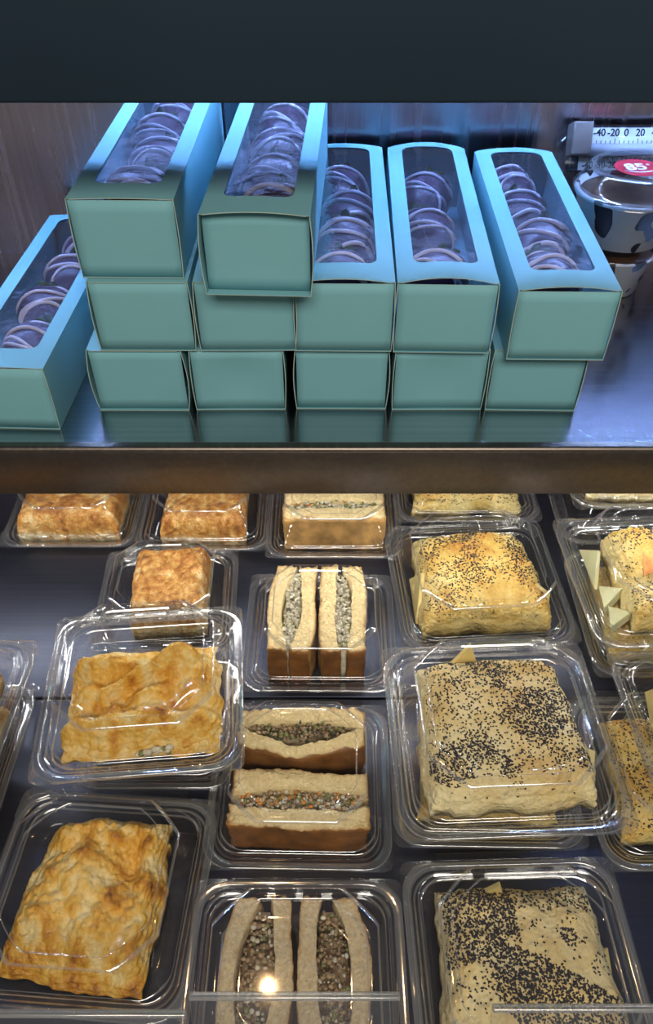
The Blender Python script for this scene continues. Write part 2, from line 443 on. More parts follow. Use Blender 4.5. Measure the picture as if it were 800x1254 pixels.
# ------------------------------------------------------------------ strawberry boxes
BW, BH, BL = 0.072, 0.0545, 0.272
CARD = 0.0006
def sleeve_mesh(bulge, flare, wx=0.0235, wy0=0.026, wy1=0.262):
    hw = BW / 2
    m = MB()
    # top with a window: outer ring to hole
    n_side = 8; nc = 4
    hole = [(x, y + (wy0 + wy1) / 2) for x, y in ring(wx, (wy1 - wy0) / 2, 0.008, 0, n_side, nc)]
    hx, hy = hw, BL / 2
    outer = []
    for (x, y) in hole:
        dx = x / wx; dy = (y - (wy0 + wy1) / 2) / ((wy1 - wy0) / 2)
        s = 1 / max(abs(dx), abs(dy), 1e-6)
        outer.append((dx * s * hx, BL / 2 + dy * s * hy))
    def top(x, y):
        return (x, y, BH + bulge * max(0, 1 - (x / hw) ** 2) * (0.55 + 0.45 * abs(2 * y / BL - 1)))
    n = len(hole); V = []; Fc = []
    for tt in (0, 0.34, 0.67, 1):
        for (a, b) in zip(outer, hole): V.append(top(a[0] + (b[0] - a[0]) * tt, a[1] + (b[1] - a[1]) * tt))
    for k in range(3):
        for i in range(n):
            j = (i + 1) % n; Fc.append((k * n + i, k * n + j, (k + 1) * n + j, (k + 1) * n + i))
    m.add(V, Fc)
    ny, nz_ = 8, 6
    for sgn in (-1, 1):
        V = []; Fc = []
        for j in range(ny + 1):
            y = BL * (j / ny) ** 1.6
            for k in range(nz_ + 1):
                z = BH * k / nz_
                V.append((sgn * (hw + flare * math.sin(math.pi * k / nz_) * math.exp(-y / 0.05)), y, z))
        for j in range(ny):
            for k in range(nz_):
                a = j * (nz_ + 1) + k; q = (a, a + nz_ + 1, a + nz_ + 2, a + 1)
                Fc.append(q if sgn > 0 else q[::-1])
        m.add(V, Fc)
    m.add([(-hw, 0, 0), (-hw, BL, 0), (hw, BL, 0), (hw, 0, 0)], [(0, 1, 2, 3)])
    me = m.build('sleeve', [M['box'], M['card_edge']])
    bm = bmesh.new(); bm.from_mesh(me); bmesh.ops.remove_doubles(bm, verts=bm.verts[:], dist=1e-5)
    bm.normal_update(); bm.to_mesh(me); bm.free()
    me.polygons.foreach_set('use_smooth', [False] * len(me.polygons))
    return me

def film_mesh(bulge, wx=0.0285, wy0=0.021, wy1=0.267):
    V = []; Fc = []; nx_, ny_ = 8, 10; hw = BW / 2
    for j in range(ny_ + 1):
        for i in range(nx_ + 1):
            x = -wx + 2 * wx * i / nx_; y = wy0 + (wy1 - wy0) * j / ny_
            V.append((x, y, BH - 0.0012 + bulge * max(0, 1 - (x / hw) ** 2) * (0.55 + 0.45 * abs(2 * y / BL - 1))))
    for j in range(ny_):
        for i in range(nx_):
            a = j * (nx_ + 1) + i; Fc.append((a, a + 1, a + nx_ + 2, a + nx_ + 1))
    return mesh('window_film', V, Fc, M['film'])

def end_mesh(curve, front=True):
    hw = BW / 2 - CARD - 0.0002
    def fn(u, v, q):
        x = -hw + 2 * hw * u; z = CARD + 0.0002 + (BH - 2 * CARD - 0.0006) * q
        y = curve * math.sin(math.pi * u) * math.sin(math.pi * min(1, q * 0.9 + 0.05)) + CARD * v
        return (x, y, z)
    return boxgrid('end_panel', 10, 1, 6, fn, [M['box'], M['card_edge']], lambda s: 0 if s in ('-y', '+y') else 1)

SLEEVES = {}
def gift_box(label, x, y, z, yaw=0.0, bulge=0.0, flare=0.001, recess=0.0015, curve=0.0005, roll=0.0, pitch=0.0):
    t = thing('strawberry_gift_box', label, 'box', (x, y, z + 0.0002), 0, 'turquoise window gift boxes', (R(pitch), R(roll), R(yaw)))
    k = (bulge, flare)
    if k not in SLEEVES: SLEEVES[k] = (sleeve_mesh(*k), film_mesh(bulge))
    s = obj('sleeve', SLEEVES[k][0], t)
    md = s.modifiers.new('card', 'SOLIDIFY'); md.thickness = CARD; md.offset = -1.0; md.material_offset_rim = 1
    obj('window_film', SLEEVES[k][1], t)
    obj('end_panel', end_mesh(curve), t, (0, recess, 0))
    obj('end_panel', end_mesh(0.0), t, (0, BL - 0.002, 0))
    return t

Z1, Z2, Z3 = SH, SH + 0.0552, SH + 0.1104
# bottom row
gift_box('leftmost box of the bottom row, bowed turquoise end panel under the stack', -0.1468, 0.527, Z1, -0.3, 0.0, 0.0028, 0.002, 0.001)
gift_box('second box from the left in the bottom row, gap along its top edge', -0.0690, 0.528, Z1, 0.4, 0.0, 0.0012, 0.001, 0.004)
gift_box('middle box of the five in the bottom row', 0.0118, 0.529, Z1, -0.5, 0.0, 0.002, 0.0015, 0.001)
gift_box('fourth box from the left in the bottom row, creased top edge', 0.0888, 0.528, Z1, 0.3, 0.0, 0.001, 0.0015, 0.003)
gift_box('rightmost box of the bottom row, half hidden by the tilted box above', 0.1640, 0.527, Z1, -1.2, 0.0, 0.001, 0.001, 0.0)
# second row
gift_box('left box of the middle row, squeezed under the top-left box', -0.1345, 0.526, Z2, -0.4, 0.0, 0.0015, 0.001, 0.0)
gift_box('second box of the middle row, under the box with the recessed end', -0.0590, 0.526, Z2, 0.3, 0.0, 0.0014, 0.001, 0.0)
B3 = gift_box('middle box with window top between the recessed-end box and the arched one', 0.0128, 0.525, Z2, -0.8, 0.0032, 0.001, 0.0008, 0.0)
B4 = gift_box('box with arched lid and dark gap above its front, fourth from the left', 0.0862, 0.523, Z2, -1.6, 0.0050, 0.001, 0.0012, 0.0)
B5 = gift_box('rightmost window box, jutting forward beside the cow-print cups', 0.1700, 0.513, Z2, -1.0, 0.0034, 0.0005, 0.001, 0.0, 0.0)
# top row and the one at far left
T1 = gift_box('top-left box of the stack, window top, flat turquoise front', -0.1372, 0.531, Z3, -0.9, 0.0010, 0.0008, 0.0008, 0.0)
T2 = gift_box('top box with deeply recessed front panel and pale inner edges', -0.0465, 0.505, Z3, -2.4, 0.0024, 0.002, 0.007, 0.001)
LB = gift_box('single window box on the shelf at the far left, angled forward', -0.2450, 0.503, Z1, -2.2, 0.0012, 0.0006, 0.0008, 0.0)

# chocolate strawberries
SL, SR = 0.060, 0.0245
def berry_r(tt):
    # tt 0 at the leafy end, 1 at the tip
    return SR * (math.sin(math.pi * min(1, 0.12 + 0.88 * tt) ** 0.75) ** 0.62 if tt < 1 else 0)
def berry_pt(tt, a, off=0.0):
    r = max(0.0, SR * ((1 - (1 - min(1, tt / 0.30)) ** 2) ** 0.5 if tt < 0.30 else max(0, 1 - ((tt - 0.30) / 0.70) ** 2.1) ** 0.62)) + off
    return (r * math.sin(a) * 1.05, SL * (0.5 - tt), r * math.cos(a) * 0.92)
def berry_mesh(seed):
    n, m = 24, 18
    V = []; Fc = []
    for k in range(m + 1):
        tt = k / m
        for i in range(n):
            p = Vector(berry_pt(tt, 2 * math.pi * i / n)); d = 1 + 0.05 * nz3(p.x + seed, p.y, p.z, 60)
            V.append((p.x * d, p.y, p.z * d))
    for k in range(m):
        for i in range(n):
            j = (i + 1) % n; Fc.append((k * n + i, k * n + j, (k + 1) * n + j, (k + 1) * n + i))
    return mesh('chocolate_coat', V, Fc, M['choc'])
def drizzle_mesh(seed):
    rnd = random.Random(seed); m = MB()
    k = 4
    for q in range(k):
        t0 = 0.16 + 0.56 * q / (k - 1) + rnd.uniform(-0.03, 0.03); sl = rnd.uniform(-0.55, 0.55); bow = rnd.uniform(-0.06, 0.13)
        P = []
        for i in range(17):
            f = i / 16; a = R(-84 + 168 * f)
            P.append(berry_pt(min(0.94, max(0.05, t0 + sl * (f - 0.5) - bow * (1 - (2 * f - 1) ** 2) + 0.035 * math.sin(8 * f + seed + 2 * q))), a, 0.0006))
        m.add(*tube(P, rnd.uniform(0.0012, 0.0019)))
    return m.build('drizzle', M['drizzle'])
def calyx_mesh(seed):
    rnd = random.Random(seed); m = MB()
    for q in range(7):
        a = 2 * math.pi * q / 7 + rnd.uniform(-.2, .2); l = rnd.uniform(0.012, 0.018); c = Vector((math.sin(a), 0, math.cos(a))); s = Vector((math.cos(a), 0, -math.sin(a)))
        base = Vector((0, SL * 0.5 - 0.001, 0)); P = []
        for i, (f, wd) in enumerate(((0.1, .002), (0.45, .0045), (0.8, .003), (1, .0002))):
            p = base + c * l * f + Vector((0, 0.004 + 0.007 * math.sin(f * 2.6), 0)); P += [p - s * wd, p + s * wd]
        V = P + [p + Vector((0, 0.0006, 0)) for p in P]; Fc = []
        for i in range(3):
            a0 = 2 * i; Fc.append((a0, a0 + 1, a0 + 3, a0 + 2)); Fc.append((a0 + 8, a0 + 10, a0 + 11, a0 + 9))
            Fc.append((a0, a0 + 2, a0 + 10, a0 + 8)); Fc.append((a0 + 1, a0 + 9, a0 + 11, a0 + 3))
        m.add(V, Fc)
    return m.build('calyx', M['calyx'])
BER = [(berry_mesh(s * 3.1), drizzle_mesh(s + 11), calyx_mesh(s + 5)) for s in range(4)]
ORD = {0: 'nearest the front', 1: 'second from the front', 2: 'third from the front', 3: 'fourth from the front', 4: 'farthest back'}
def berries(bx, where, ys, seed):
    rnd = random.Random(seed)
    loc = bx.location; rz = bx.rotation_euler.z
    for i, y in enumerate(ys):
        lx = rnd.uniform(-0.005, 0.005)
        p = Vector((lx, y, 0)); p.rotate(Matrix.Rotation(rz, 3, 'Z')); p += loc
        pos = 'farthest back' if i == len(ys) - 1 else ORD[i]
        t = thing('chocolate_strawberry', 'drizzled chocolate strawberry %s in the %s' % (pos, where), 'strawberry', (p.x, p.y, p.z + 0.0255), 0,
                  'chocolate-dipped strawberries in the window boxes', (R(rnd.uniform(2, 11)), R(rnd.uniform(-12, 12)), rz + R(rnd.uniform(-16, 16))))
        a, b, c = BER[rnd.randrange(4)]
        obj('chocolate_coat', a, t); obj('drizzle', b, t); obj('calyx', c, t)
berries(T1, 'top-left box', (0.060, 0.122, 0.184, 0.240), 1)
berries(T2, 'box with recessed front', (0.055, 0.115, 0.176, 0.237), 2)
berries(B3, 'middle window box', (0.052, 0.110, 0.168, 0.229), 3)
berries(B4, 'arched-lid box', (0.058, 0.134, 0.215), 4)
berries(B5, 'rightmost window box', (0.060, 0.121, 0.181, 0.238), 5)
berries(LB, 'far-left box', (0.062, 0.124, 0.186, 0.240), 6)

# ------------------------------------------------------------------ clear clamshell containers
RIM, TOP = 0.016, 0.0382        # rim height above the base, lid height above the rim
CL = {}
def clam_meshes(W):
    if W in CL: return CL[W]
    h = W / 2; k = W / 0.16
    lidr = [(h, -.0012, .024, 0, 0), (h, .0014, .024, 0, 1), (h - .0006, .0020, .0235, 0, 1), (h - .0040, .0020, .022, 0, 0), (h - .0045, .0016, .022, 0, 1),
            (h - .0060, -.0004, .021, 0, 0), (h - .0066, -.0006, .021, 0, 0), (h - .0090, -.0006, .020, 0, 0), (h - .0096, -.0001, .020, 0, 0), (h - .0104, .0040, .0195, 0, 0),
            (h - .0110, .0046, .019, .1, 1), (h - .0126, .0048, .0185, .2, 0), (h - .0131, .0054, .0185, .35, 1), (h - .0196, .0358, .025, .88, 0), (h - .0202, .0369, .0255, .9, 1),
            (h - .0212, .0376, .026, .9, 1), (h - .0275, .0380, .025, .75, 0), (h - .0281, .0377, .025, .7, 1), (h - .0287, .0367, .0245, .65, 1), (h - .0293, .0364, .024, .6, 0), (h - .042, .0363, .017, .5, 0)]
    RG = [ring(a, a, r * k, c) for a, z, r, c, e in lidr]
    V, Fc = loft([(p, q[1]) for p, q in zip(RG, lidr)])
    n_ = len(RG[0]); mi = []
    for q in lidr[1:]: mi += [q[4]] * n_
    lid = mesh('lid', V, Fc, [M['clear'], M['clear_edge']], mi + [0])
    br = [(h - .0003, -.0006, .024, 0), (h - .0062, -.0006, .021, 0), (h - .0080, -.0024, .020, 0), (h - .0095, -.0050, .019, 0), (h - .0120, -.0062, .018, 0), (h - .0132, -.0080, .018, 0)]
    rings = [(ring(a, a, r * k, c), z) for a, z, r, c in br]
    for a, z, r in ((h - .0140, -.0105, .018), (h - .0165, -.0200, .018), (h - .0178, -.0240, .018)):
        P = []
        base = ring(a, a, r * k, 0)
        for i, (x, y) in enumerate(base):
            d = 0.0009 if i % 2 else 0.0
            s = 1 - d / a; P.append((x * s, y * s))
        rings.append((P, z))
    rings += [(ring(h - .0195, h - .0195, .018 * k), -.0268), (ring(h - .0225, h - .0225, .017 * k), -.0278), (ring(h - .030, h - .030, .014 * k), -.0278), (ring(h - .0315, h - .0315, .013 * k), -.0268)]
    V, Fc = loft(rings)
    V = [(x, y, z * 0.565) for x, y, z in V]
    mi = []
    for q in range(len(rings) - 1): mi += [1 if q in (0, 2, 4) else 0] * n_
    base = mesh('base', V, Fc, [M['clear'], M['clear_edge']], mi + [0])
    # knurled corner tab: quarter plate outside the rounded corner
    c = h - .024 * k; V = []; Fc = []; nt_ = 12
    def tabpt(i, j):
        f = j / nt_; a = R(90 * i / nt_); r0 = .0232 * k
        p0 = Vector((c + r0 * math.cos(a), c + r0 * math.sin(a)))
        # outer outline: nearly square corner
        ca, sa = math.cos(a), math.sin(a); q = (abs(ca) ** 7 + abs(sa) ** 7) ** (-1 / 7.0)
        p1 = Vector((c + .0245 * k * ca * q, c + .0245 * k * sa * q))
        return p0.lerp(p1, f)
    for j in range(nt_ + 1):
        for i in range(nt_ + 1):
            p = tabpt(i, j); V.append((p.x, p.y, .0010 + (.0009 if (i + j) % 2 else 0) * (0 < j < nt_)))
    for j in range(nt_ + 1):
        for i in range(nt_ + 1):
            p = tabpt(i, j); V.append((p.x, p.y, -.0010))
    m_ = (nt_ + 1) ** 2
    for j in range(nt_):
        for i in range(nt_):
            a = j * (nt_ + 1) + i; Fc.append((a, a + nt_ + 1, a + nt_ + 2)); Fc.append((a, a + nt_ + 2, a + 1))
    for i in range(nt_): a = nt_ * (nt_ + 1) + i; Fc.append((a, a + m_, a + m_ + 1, a + 1))
    tab = mesh('corner_tab', V, Fc, M['knurl'], smooth=False)
    # hinge: two ridges along the back edge
    hw = h - .028 * k
    prof = [(-.001, -.001), (0.001, .0016), (.0022, .0022), (.0034, .0012), (.0042, .0012), (.0054, .0024), (.0068, .0016), (.0074, -.001)]
    V = []; Fc = []
    for y, z in prof: V += [(-hw, h + y - .001, z), (hw, h + y - .001, z)]
    for i in range(len(prof) - 1): Fc.append((2 * i, 2 * i + 1, 2 * i + 3, 2 * i + 2))
    hinge = mesh('hinge', V, Fc, M['clear'])
    CL[W] = (base, lid, tab, hinge)
    return CL[W]

def clamshell(label, W, x, y, level, yaw=0.0, cat='container'):
    z = 0.0003 + level * (RIM + TOP + 0.0004)
    t = thing('clear_clamshell', label, cat, (x, y, z), R(yaw), 'clear hinged food containers')
    base, lid, tab, hinge = clam_meshes(W)
    obj('base', base, t, (0, 0, RIM)); obj('lid', lid, t, (0, 0, RIM)); obj('hinge', hinge, t, (0, 0, RIM))
    for a in (180, 270, 0, 90): obj('corner_tab', tab, t, (0, 0, RIM), (0, 0, R(a)))
    return t

def inside(c, lx, ly):
    """world place on the floor of container c"""
    p = Vector((lx, ly, 0)); p.rotate(Matrix.Rotation(c.rotation_euler.z, 3, 'Z'))
    return (c.location.x + p.x, c.location.y + p.y, c.location.z + 0.0014)

# ------------------------------------------------------------------ pastries
def lump_mesh(name, hx, hy, hfun, mat, n=64, outline=None, side=0.0):
    """closed lump: height field on a squarish outline with flaky sides"""
    V = []; A = []; Fc = []
    g = []
    for i in range(n + 1):
        q = -1 + 2 * i / n; g.append(math.copysign(1 - (1 - abs(q)) ** 1.7, q))
    for j in range(n + 1):
        for i in range(n + 1):
            u, v = g[i], g[j]
            z, b = hfun(u, v)
            sx, sy = outline(u, v) if outline else (1, 1)
            x, y = u * hx * sx, v * hy * sy
            if side:
                e = max(abs(u), abs(v)) ** 6
                w_ = side * e * (math.sin(z * 1400 + 3 * nz3(x, y, 0, 40)) * 0.6 + nz3(x, y, z * 4, 120))
                l = math.hypot(u, v) + 1e-6; x += w_ * u / l; y += w_ * v / l
            V.append((x, y, z)); A.append(b)
    m = n + 1
    for j in range(n):
        for i in range(n):
            a = j * m + i; Fc.append((a, a + 1, a + m + 1, a + m))
    rim = [i for i in range(m)] + [j * m + n for j in range(1, m)] + [n * m + i for i in range(n - 1, -1, -1)] + [j * m for j in range(n - 1, 0, -1)]
    k = len(V)
    for q in rim: V.append((V[q][0] * 0.985, V[q][1] * 0.985, 0)); A.append(A[q])
    L_ = len(rim)
    for q in range(L_):
        p = (q + 1) % L_; Fc.append((rim[q], k + q, k + p, rim[p]))
    Fc.append(tuple(k + q for q in range(L_ - 1, -1, -1)))
    return mesh(name, V, Fc, mat, attr=A)

def edge(u, p): return max(0.0, 1 - abs(u) ** p)

def puff_height(H, seed, tilt=0.0):
    def f(u, v):
        e = (edge(u, 5.5) * edge(v, 5.5)) ** 0.48
        n1 = nz3(u + seed, v, seed, 1.7); n2 = nz3(u, v + seed, 2.0, 5.0); n3 = nz3(u + 7, v, seed, 13)
        z = H * (0.26 + 0.74 * e) * (0.90 + 0.10 * (1 - u * u) * (1 - v * v)) + e * (0.0050 * n1 + 0.0028 * n2 - 0.0030 * max(0, 0.25 - abs(n2)) + 0.0010 * n3) + tilt * v * e
        b = 0.40 + 0.32 * n1 + 0.15 * n2 - 0.25 * (max(abs(u), abs(v)) ** 8)
        return max(0.004, z), b
    return f

OCT_V = [(1, 0, 0), (-1, 0, 0), (0, 1, 0), (0, -1, 0), (0, 0, 1), (0, 0, -1)]
OCT_F = [(0, 2, 4), (2, 1, 4), (1, 3, 4), (3, 0, 4), (2, 0, 5), (1, 2, 5), (3, 1, 5), (0, 3, 5)]
def seeds_mesh(hx, hy, hfun, dens, count, seed, outl):
    rnd = random.Random(seed); m = MB(); k = 0; tries = 0
    while k < count and tries < count * 14:
        tries += 1
        u, v = rnd.uniform(-0.96, 0.96), rnd.uniform(-0.97, 0.97)
        if rnd.random() > dens(u, v): continue
        ox, oy = outl(u, v); z = hfun(u, v)[0]; a = rnd.uniform(0, 6.28); ca, sa = math.cos(a), math.sin(a)
        s = rnd.uniform(0.8, 1.2); l, w_, hh = 0.00112 * s, 0.00072 * s, 0.0006 * s
        m.add([(u * hx * ox + ca * l * p[0] - sa * w_ * p[1], v * hy * oy + sa * l * p[0] + ca * w_ * p[1], z + 0.0002 + hh * p[2]) for p in OCT_V], OCT_F)
        k += 1
    return m.build('poppy_seeds', M['seed'], True)

def clampf(x, a=0.0, b=1.0): return max(a, min(b, x))
def seeded(label, c, hx, hy, H, seed, dens, count, lx=0, ly=0, yaw=0, mat='puff', tilt=0.0, n=56):
    hf = puff_height(H, seed, tilt)
    def outl(u, v): return (1 - 0.05 * v + 0.07 * nz3(v * 2, seed, 0, 1.3) * abs(u), 1 + 0.09 * nz3(u * 2, seed, 3, 1.2) * abs(v))
    t = thing('poppy_seed_pastry', label, 'pastry', inside(c, lx, ly), c.rotation_euler.z + R(yaw), 'poppy seed puff pastries')
    obj('crust', lump_mesh('crust', hx, hy, hf, M[mat], n, outl, 0.0026), t)
    s = obj('poppy_seeds', seeds_mesh(hx, hy, hf, dens, count, seed, outl), t); s['kind'] = 'stuff'
    return t

def wedge(label, c, lx, ly, size, yaw, tip, mat='cheese', lz=0.004, name='cheese_wedge', th=0.004):
    """thin triangular slice standing or leaning"""
    a, b = size
    P = [(-a / 2, 0), (a / 2, 0), (a * 0.12, b)]
    V = [(x, -th / 2, z) for x, z in P] + [(x, th / 2, z) for x, z in P]
    me = mesh('cheese_slice', V, [(0, 1, 2), (5, 4, 3), (0, 3, 4, 1), (1, 4, 5, 2), (2, 5, 3, 0)], M[mat], smooth=False)
    bm = bmesh.new(); bm.from_mesh(me); bmesh.ops.bevel(bm, geom=bm.edges[:], offset=0.0007, segments=2, profile=0.5, affect='EDGES'); bm.to_mesh(me); bm.free()
    p = inside(c, lx, ly)
    o = obj(name, me, None, (p[0], p[1], p[2] + lz), (R(tip), 0, c.rotation_euler.z + R(yaw)))
    o['label'] = label; o['category'] = 'cheese'; o['group'] = 'triangular pale slices beside the pastries'
    return o

# right-hand side: seeded pastries
A = clamshell('container with evenly seeded pastry, just below the steel shelf', 0.170, 0.1510, 0.5340, 0, 4.0)
seeded('golden puff pastry evenly dusted with seeds, just below the steel shelf', A, 0.0600, 0.0585, 0.046, 1.3,
       lambda u, v: clampf(0.42 + 0.9 * nz3(u, v, 4, 2.2) - 0.15 * v * 0 + 0.25 * (1 if -0.3 < v < 0.1 else 0) - (0.25 if v < -0.5 else 0)), 2000)
wedge('pale slice leaning at the right corner of the evenly seeded pastry', A, 0.0630, -0.036, (0.028, 0.026), 70, -38, lz=0.018)
wedge('pale slice upright at the left side of the evenly seeded pastry', A, -0.0640, -0.012, (0.060, 0.034), 88, 12, 'cheese')
B2 = clamshell('container at the bottom of the stack, under the large seeded pastry', 0.15, 0.1280, 0.333, 0, -1.0)
seeded('seeded pastry in the lower container of the right-centre stack', B2, 0.05, 0.05, 0.036, 9.4, lambda u, v: 0.4, 500, mat='puff', n=32)
B = clamshell('container on top of the stack, with the large seeded pastry and yellow slices', 0.169, 0.1335, 0.3260, 1, 2.5)
seeded('large cream pastry with clustered seeds in the raised container, centre right', B, 0.0590, 0.0600, 0.046, 2.6,
       lambda u, v: clampf(0.22 + 1.5 * max(0, nz3(u + 1, v, 8, 2.6)) + 0.7 * (1 if (u - 0.45) ** 2 + (v + 0.0) ** 2 < 0.11 else 0) + 0.8 * (1 if (u + 0.72) ** 2 + (v + 0.62) ** 2 < 0.06 else 0) - (0.2 if v < -0.8 else 0)), 3600, mat='puff_pale')
wedge('yellow triangular slice poking up behind the clustered-seed pastry', B, -0.022, 0.0600, (0.044, 0.050), 8, 2, lz=0.001)
wedge('yellow slice at the right corner of the clustered-seed pastry', B, 0.0640, -0.034, (0.032, 0.028), 72, -42, lz=0.014)
C = clamshell('front container on the right with the half-bald seeded pastry', 0.160, 0.1370, 0.1690, 0, 1.5)
def densC(u, v):
    d = 0.05
    band = v + 0.55 * u + 0.25
    if -0.55 + 0.2 * nz3(u, v, 1, 3) < band < 0.35: d += 1.1
    if u < -0.1 and v > 0.2: d += 0.95
    if v > 0.62: d += 0.35
    if (u - 0.48) ** 2 + (v - 0.28) ** 2 < 0.012: d += 1.5
    if u < -0.45 and -0.75 < v < 0.0: d *= 0.12
    return clampf(d + 0.3 * nz3(u, v, 5, 6))
seeded('cream pastry with dense dark seed drift in the front right container', C, 0.0585, 0.056, 0.043, 5.2, densC, 4200, mat='puff_pale')
wedge('yellow slice behind the pastry with the dark seed drift', C, -0.018, 0.0535, (0.034, 0.046), -6, 4, lz=0.001)
wedge('yellow slice on the right of the pastry with the dark seed drift', C, 0.0580, -0.004, (0.042, 0.030), 84, -40, lz=0.012)
D2 = clamshell('lower container of the stack near the right edge, below the steel shelf', 0.16, 0.3240, 0.497, 0, 0.0)
seeded('seeded pastry in the lower container near the right edge', D2, 0.057, 0.055, 0.036, 11.2, lambda u, v: 0.5, 500, n=32)
D = clamshell('upper container at the right edge with seeded pastry and pale cheese chunks', 0.16, 0.3060, 0.491, 1, 3.0)
seeded('seeded pastry beside pale chunks, in the raised container at the right edge', D, 0.049, 0.053, 0.042, 3.9,
       lambda u, v: clampf(0.45 + 1.2 * nz3(u, v, 2, 2.4)), 1100, lx=0.011, ly=0.0)
wedge('pale green-white chunk, rear of the two left of the right-edge pastry', D, -0.0550, -0.016, (0.028, 0.020), 84, 62, 'cheese_w', th=0.008)
wedge('pale green-white chunk, front of the two left of the right-edge pastry', D, -0.0550, -0.040, (0.026, 0.020), 76, 66, 'cheese_w', th=0.008)
wedge('tall pale slab along the left wall of the right-edge container', D, -0.0570, 0.022, (0.052, 0.020), 90, 24, 'cheese_w')
sf = wedge('orange striped flake lying on the seeded pastry at the right edge', D, -0.022, -0.020, (0.017, 0.020), 20, -62, 'salmon', lz=0.0415, name='salmon_flake', th=0.002)
sf['category'] = 'salmon'
E2 = clamshell('lower container of the stack at the right edge, mid height of the photo', 0.155, 0.2870, 0.318, 0, 0.0)
seeded('browned seeded pastry in the lower container at the right edge', E2, 0.055, 0.054, 0.036, 14.2, lambda u, v: 0.9, 1500, n=32)
E = clamshell('container cut by the right edge, raised beside the clustered-seed pastry', 0.16, 0.3180, 0.326, 1, 2.5)
seeded('seeded pastry mostly outside the right edge, in the raised container', E, 0.050, 0.054, 0.042, 6.6, lambda u, v: clampf(0.4 + nz3(u, v, 7, 2.4)), 800, lx=0.010)
wedge('pale slice at the left of the pastry cut by the right edge', E, -0.055, 0.030, (0.034, 0.036), 80, 14)
wedge('short pale slice at the front left of the pastry cut by the right edge', E, -0.056, -0.014, (0.036, 0.026), 86, 22)
Q = clamshell('rear container behind the evenly seeded pastry, under the shelf', 0.16, 0.1560, 0.702, 0, 0.0)
seeded('dark seeded pastry far back under the shelf, right of centre', Q, 0.057, 0.055, 0.040, 7.7, lambda u, v: 0.9, 2000, n=40)
Rr = clamshell('rear container under the shelf at the far right', 0.16, 0.3300, 0.664, 1, 0.0)
Rb = clamshell('bottom container under the rear right one, under the shelf', 0.16, 0.3300, 0.668, 0, 0.0)
seeded('pale seeded pastry far back under the shelf at the right edge', Rr, 0.057, 0.055, 0.040, 8.8, lambda u, v: 0.35, 500, n=40, mat='puff_pale')

# turnovers
def ridge(u, v, a, b, wd):
    """height 0..1 along the segment a-b"""
    p = Vector((u, v)); a = Vector(a); b = Vector(b); ab = b - a
    t_ = clampf((p - a).dot(ab) / ab.length_squared); d = (p - (a + ab * t_)).length
    return math.exp(-(d / wd) ** 2)
def bump2(u, v, cx, cy, r): return math.exp(-(((u - cx) ** 2 + (v - cy) ** 2) / (r * r)))
def turn_F(u, v):
    uu = u + 0.08 * nz3(v, u, 1, 2.0); vv = v + 0.08 * nz3(u, v, 6, 2.0)
    e = (edge(u, 6) * edge(v, 6)) ** 0.5
    notch = 1 - 0.75 * bump2(u, v, -0.05, 1.0, 0.30)
    z = 0.004 + 0.006 * e
    z += 0.034 * bump2(uu, vv, 0.48, 0.46, 0.34) + 0.024 * ridge(uu, vv, (-0.85, 0.55), (-0.15, 0.34), 0.17) + 0.022 * ridge(uu, vv, (0.12, 0.26), (-0.45, -0.10), 0.085)
    z += 0.024 * bump2(uu, vv, 0.12, -0.20, 0.24) + 0.022 * ridge(uu, vv, (-0.9, -0.62), (0.9, -0.58), 0.19) + 0.018 * bump2(uu, vv, -0.72, -0.02, 0.22) + 0.022 * bump2(uu, vv, 0.74, -0.10, 0.22) + 0.012 * bump2(uu, vv, -0.35, -0.32, 0.14)
    n1 = nz3(u, v, 2, 4.5); n2 = nz3(u, v, 5, 11); n3 = nz3(u, v, 8, 26)
    z = min(z, 0.046 + 0.1 * (z - 0.046)) * notch * (0.35 + 0.65 * e) + e * (0.0034 * n1 + 0.0030 * n2 + 0.0020 * n3)
    b = 0.36 + 5 * (z - 0.028) + 0.42 * n1 + 0.22 * n2
    return max(0.004, z), clampf(b, 0.05, 0.85)
def turn_G(u, v):
    uu = u + 0.1 * nz3(v, u, 11, 2.0); vv = v + 0.1 * nz3(u, v, 16, 2.0)
    e = (edge(u, 5) * edge(v, 5)) ** 0.5
    z = 0.012 + 0.012 * e + 0.018 * bump2(uu, vv, -0.15, 0.15, 0.5) + 0.016 * ridge(uu, vv, (-0.6, 0.75), (0.9, 0.85), 0.20) + 0.014 * ridge(uu, vv, (0.92, 0.9), (0.85, -0.7), 0.2)
    z += 0.012 * bump2(uu, vv, 0.25, -0.5, 0.32) + 0.010 * bump2(uu, vv, -0.6, -0.45, 0.3) - 0.012 * bump2(uu, vv, 0.5, 0.38, 0.22)
    n1 = nz3(u, v, 22, 4.0); n2 = nz3(u, v, 25, 10); n3 = nz3(u, v, 28, 24)
    z = z * (0.45 + 0.55 * e) + e * (0.0055 * n1 + 0.0038 * n2 + 0.0022 * n3)
    b = 0.30 + 0.50 * n1 + 0.28 * n2 + 0.30 * max(0, -v - 0.55) * 2 + 0.18 * bump2(u, v, 0.7, 0.3, 0.4)
    return max(0.004, z), clampf(b, 0.03, 0.85)
def outF(u, v):
    return (1 + 0.07 * nz3(v * 1.5, 0, 1, 2) - 0.04 * (v > 0.6), 1 + 0.07 * nz3(u * 1.5, 4, 1, 2))
def outG(u, v):
    return (1 - 0.16 * clampf(v) + 0.05 * nz3(v * 1.5, 9, 1, 2), 1 - 0.10 * clampf(-u) + 0.05 * nz3(u * 1.5, 14, 1, 2))
F2 = clamshell('lower container of the stack left of centre, nearly hidden by the turnover', 0.13, -0.1420, 0.372, 0, 0.0)
F = clamshell('raised container with the knobbly golden turnover, left of centre', 0.16, -0.1480, 0.3680, 1, 5.0)
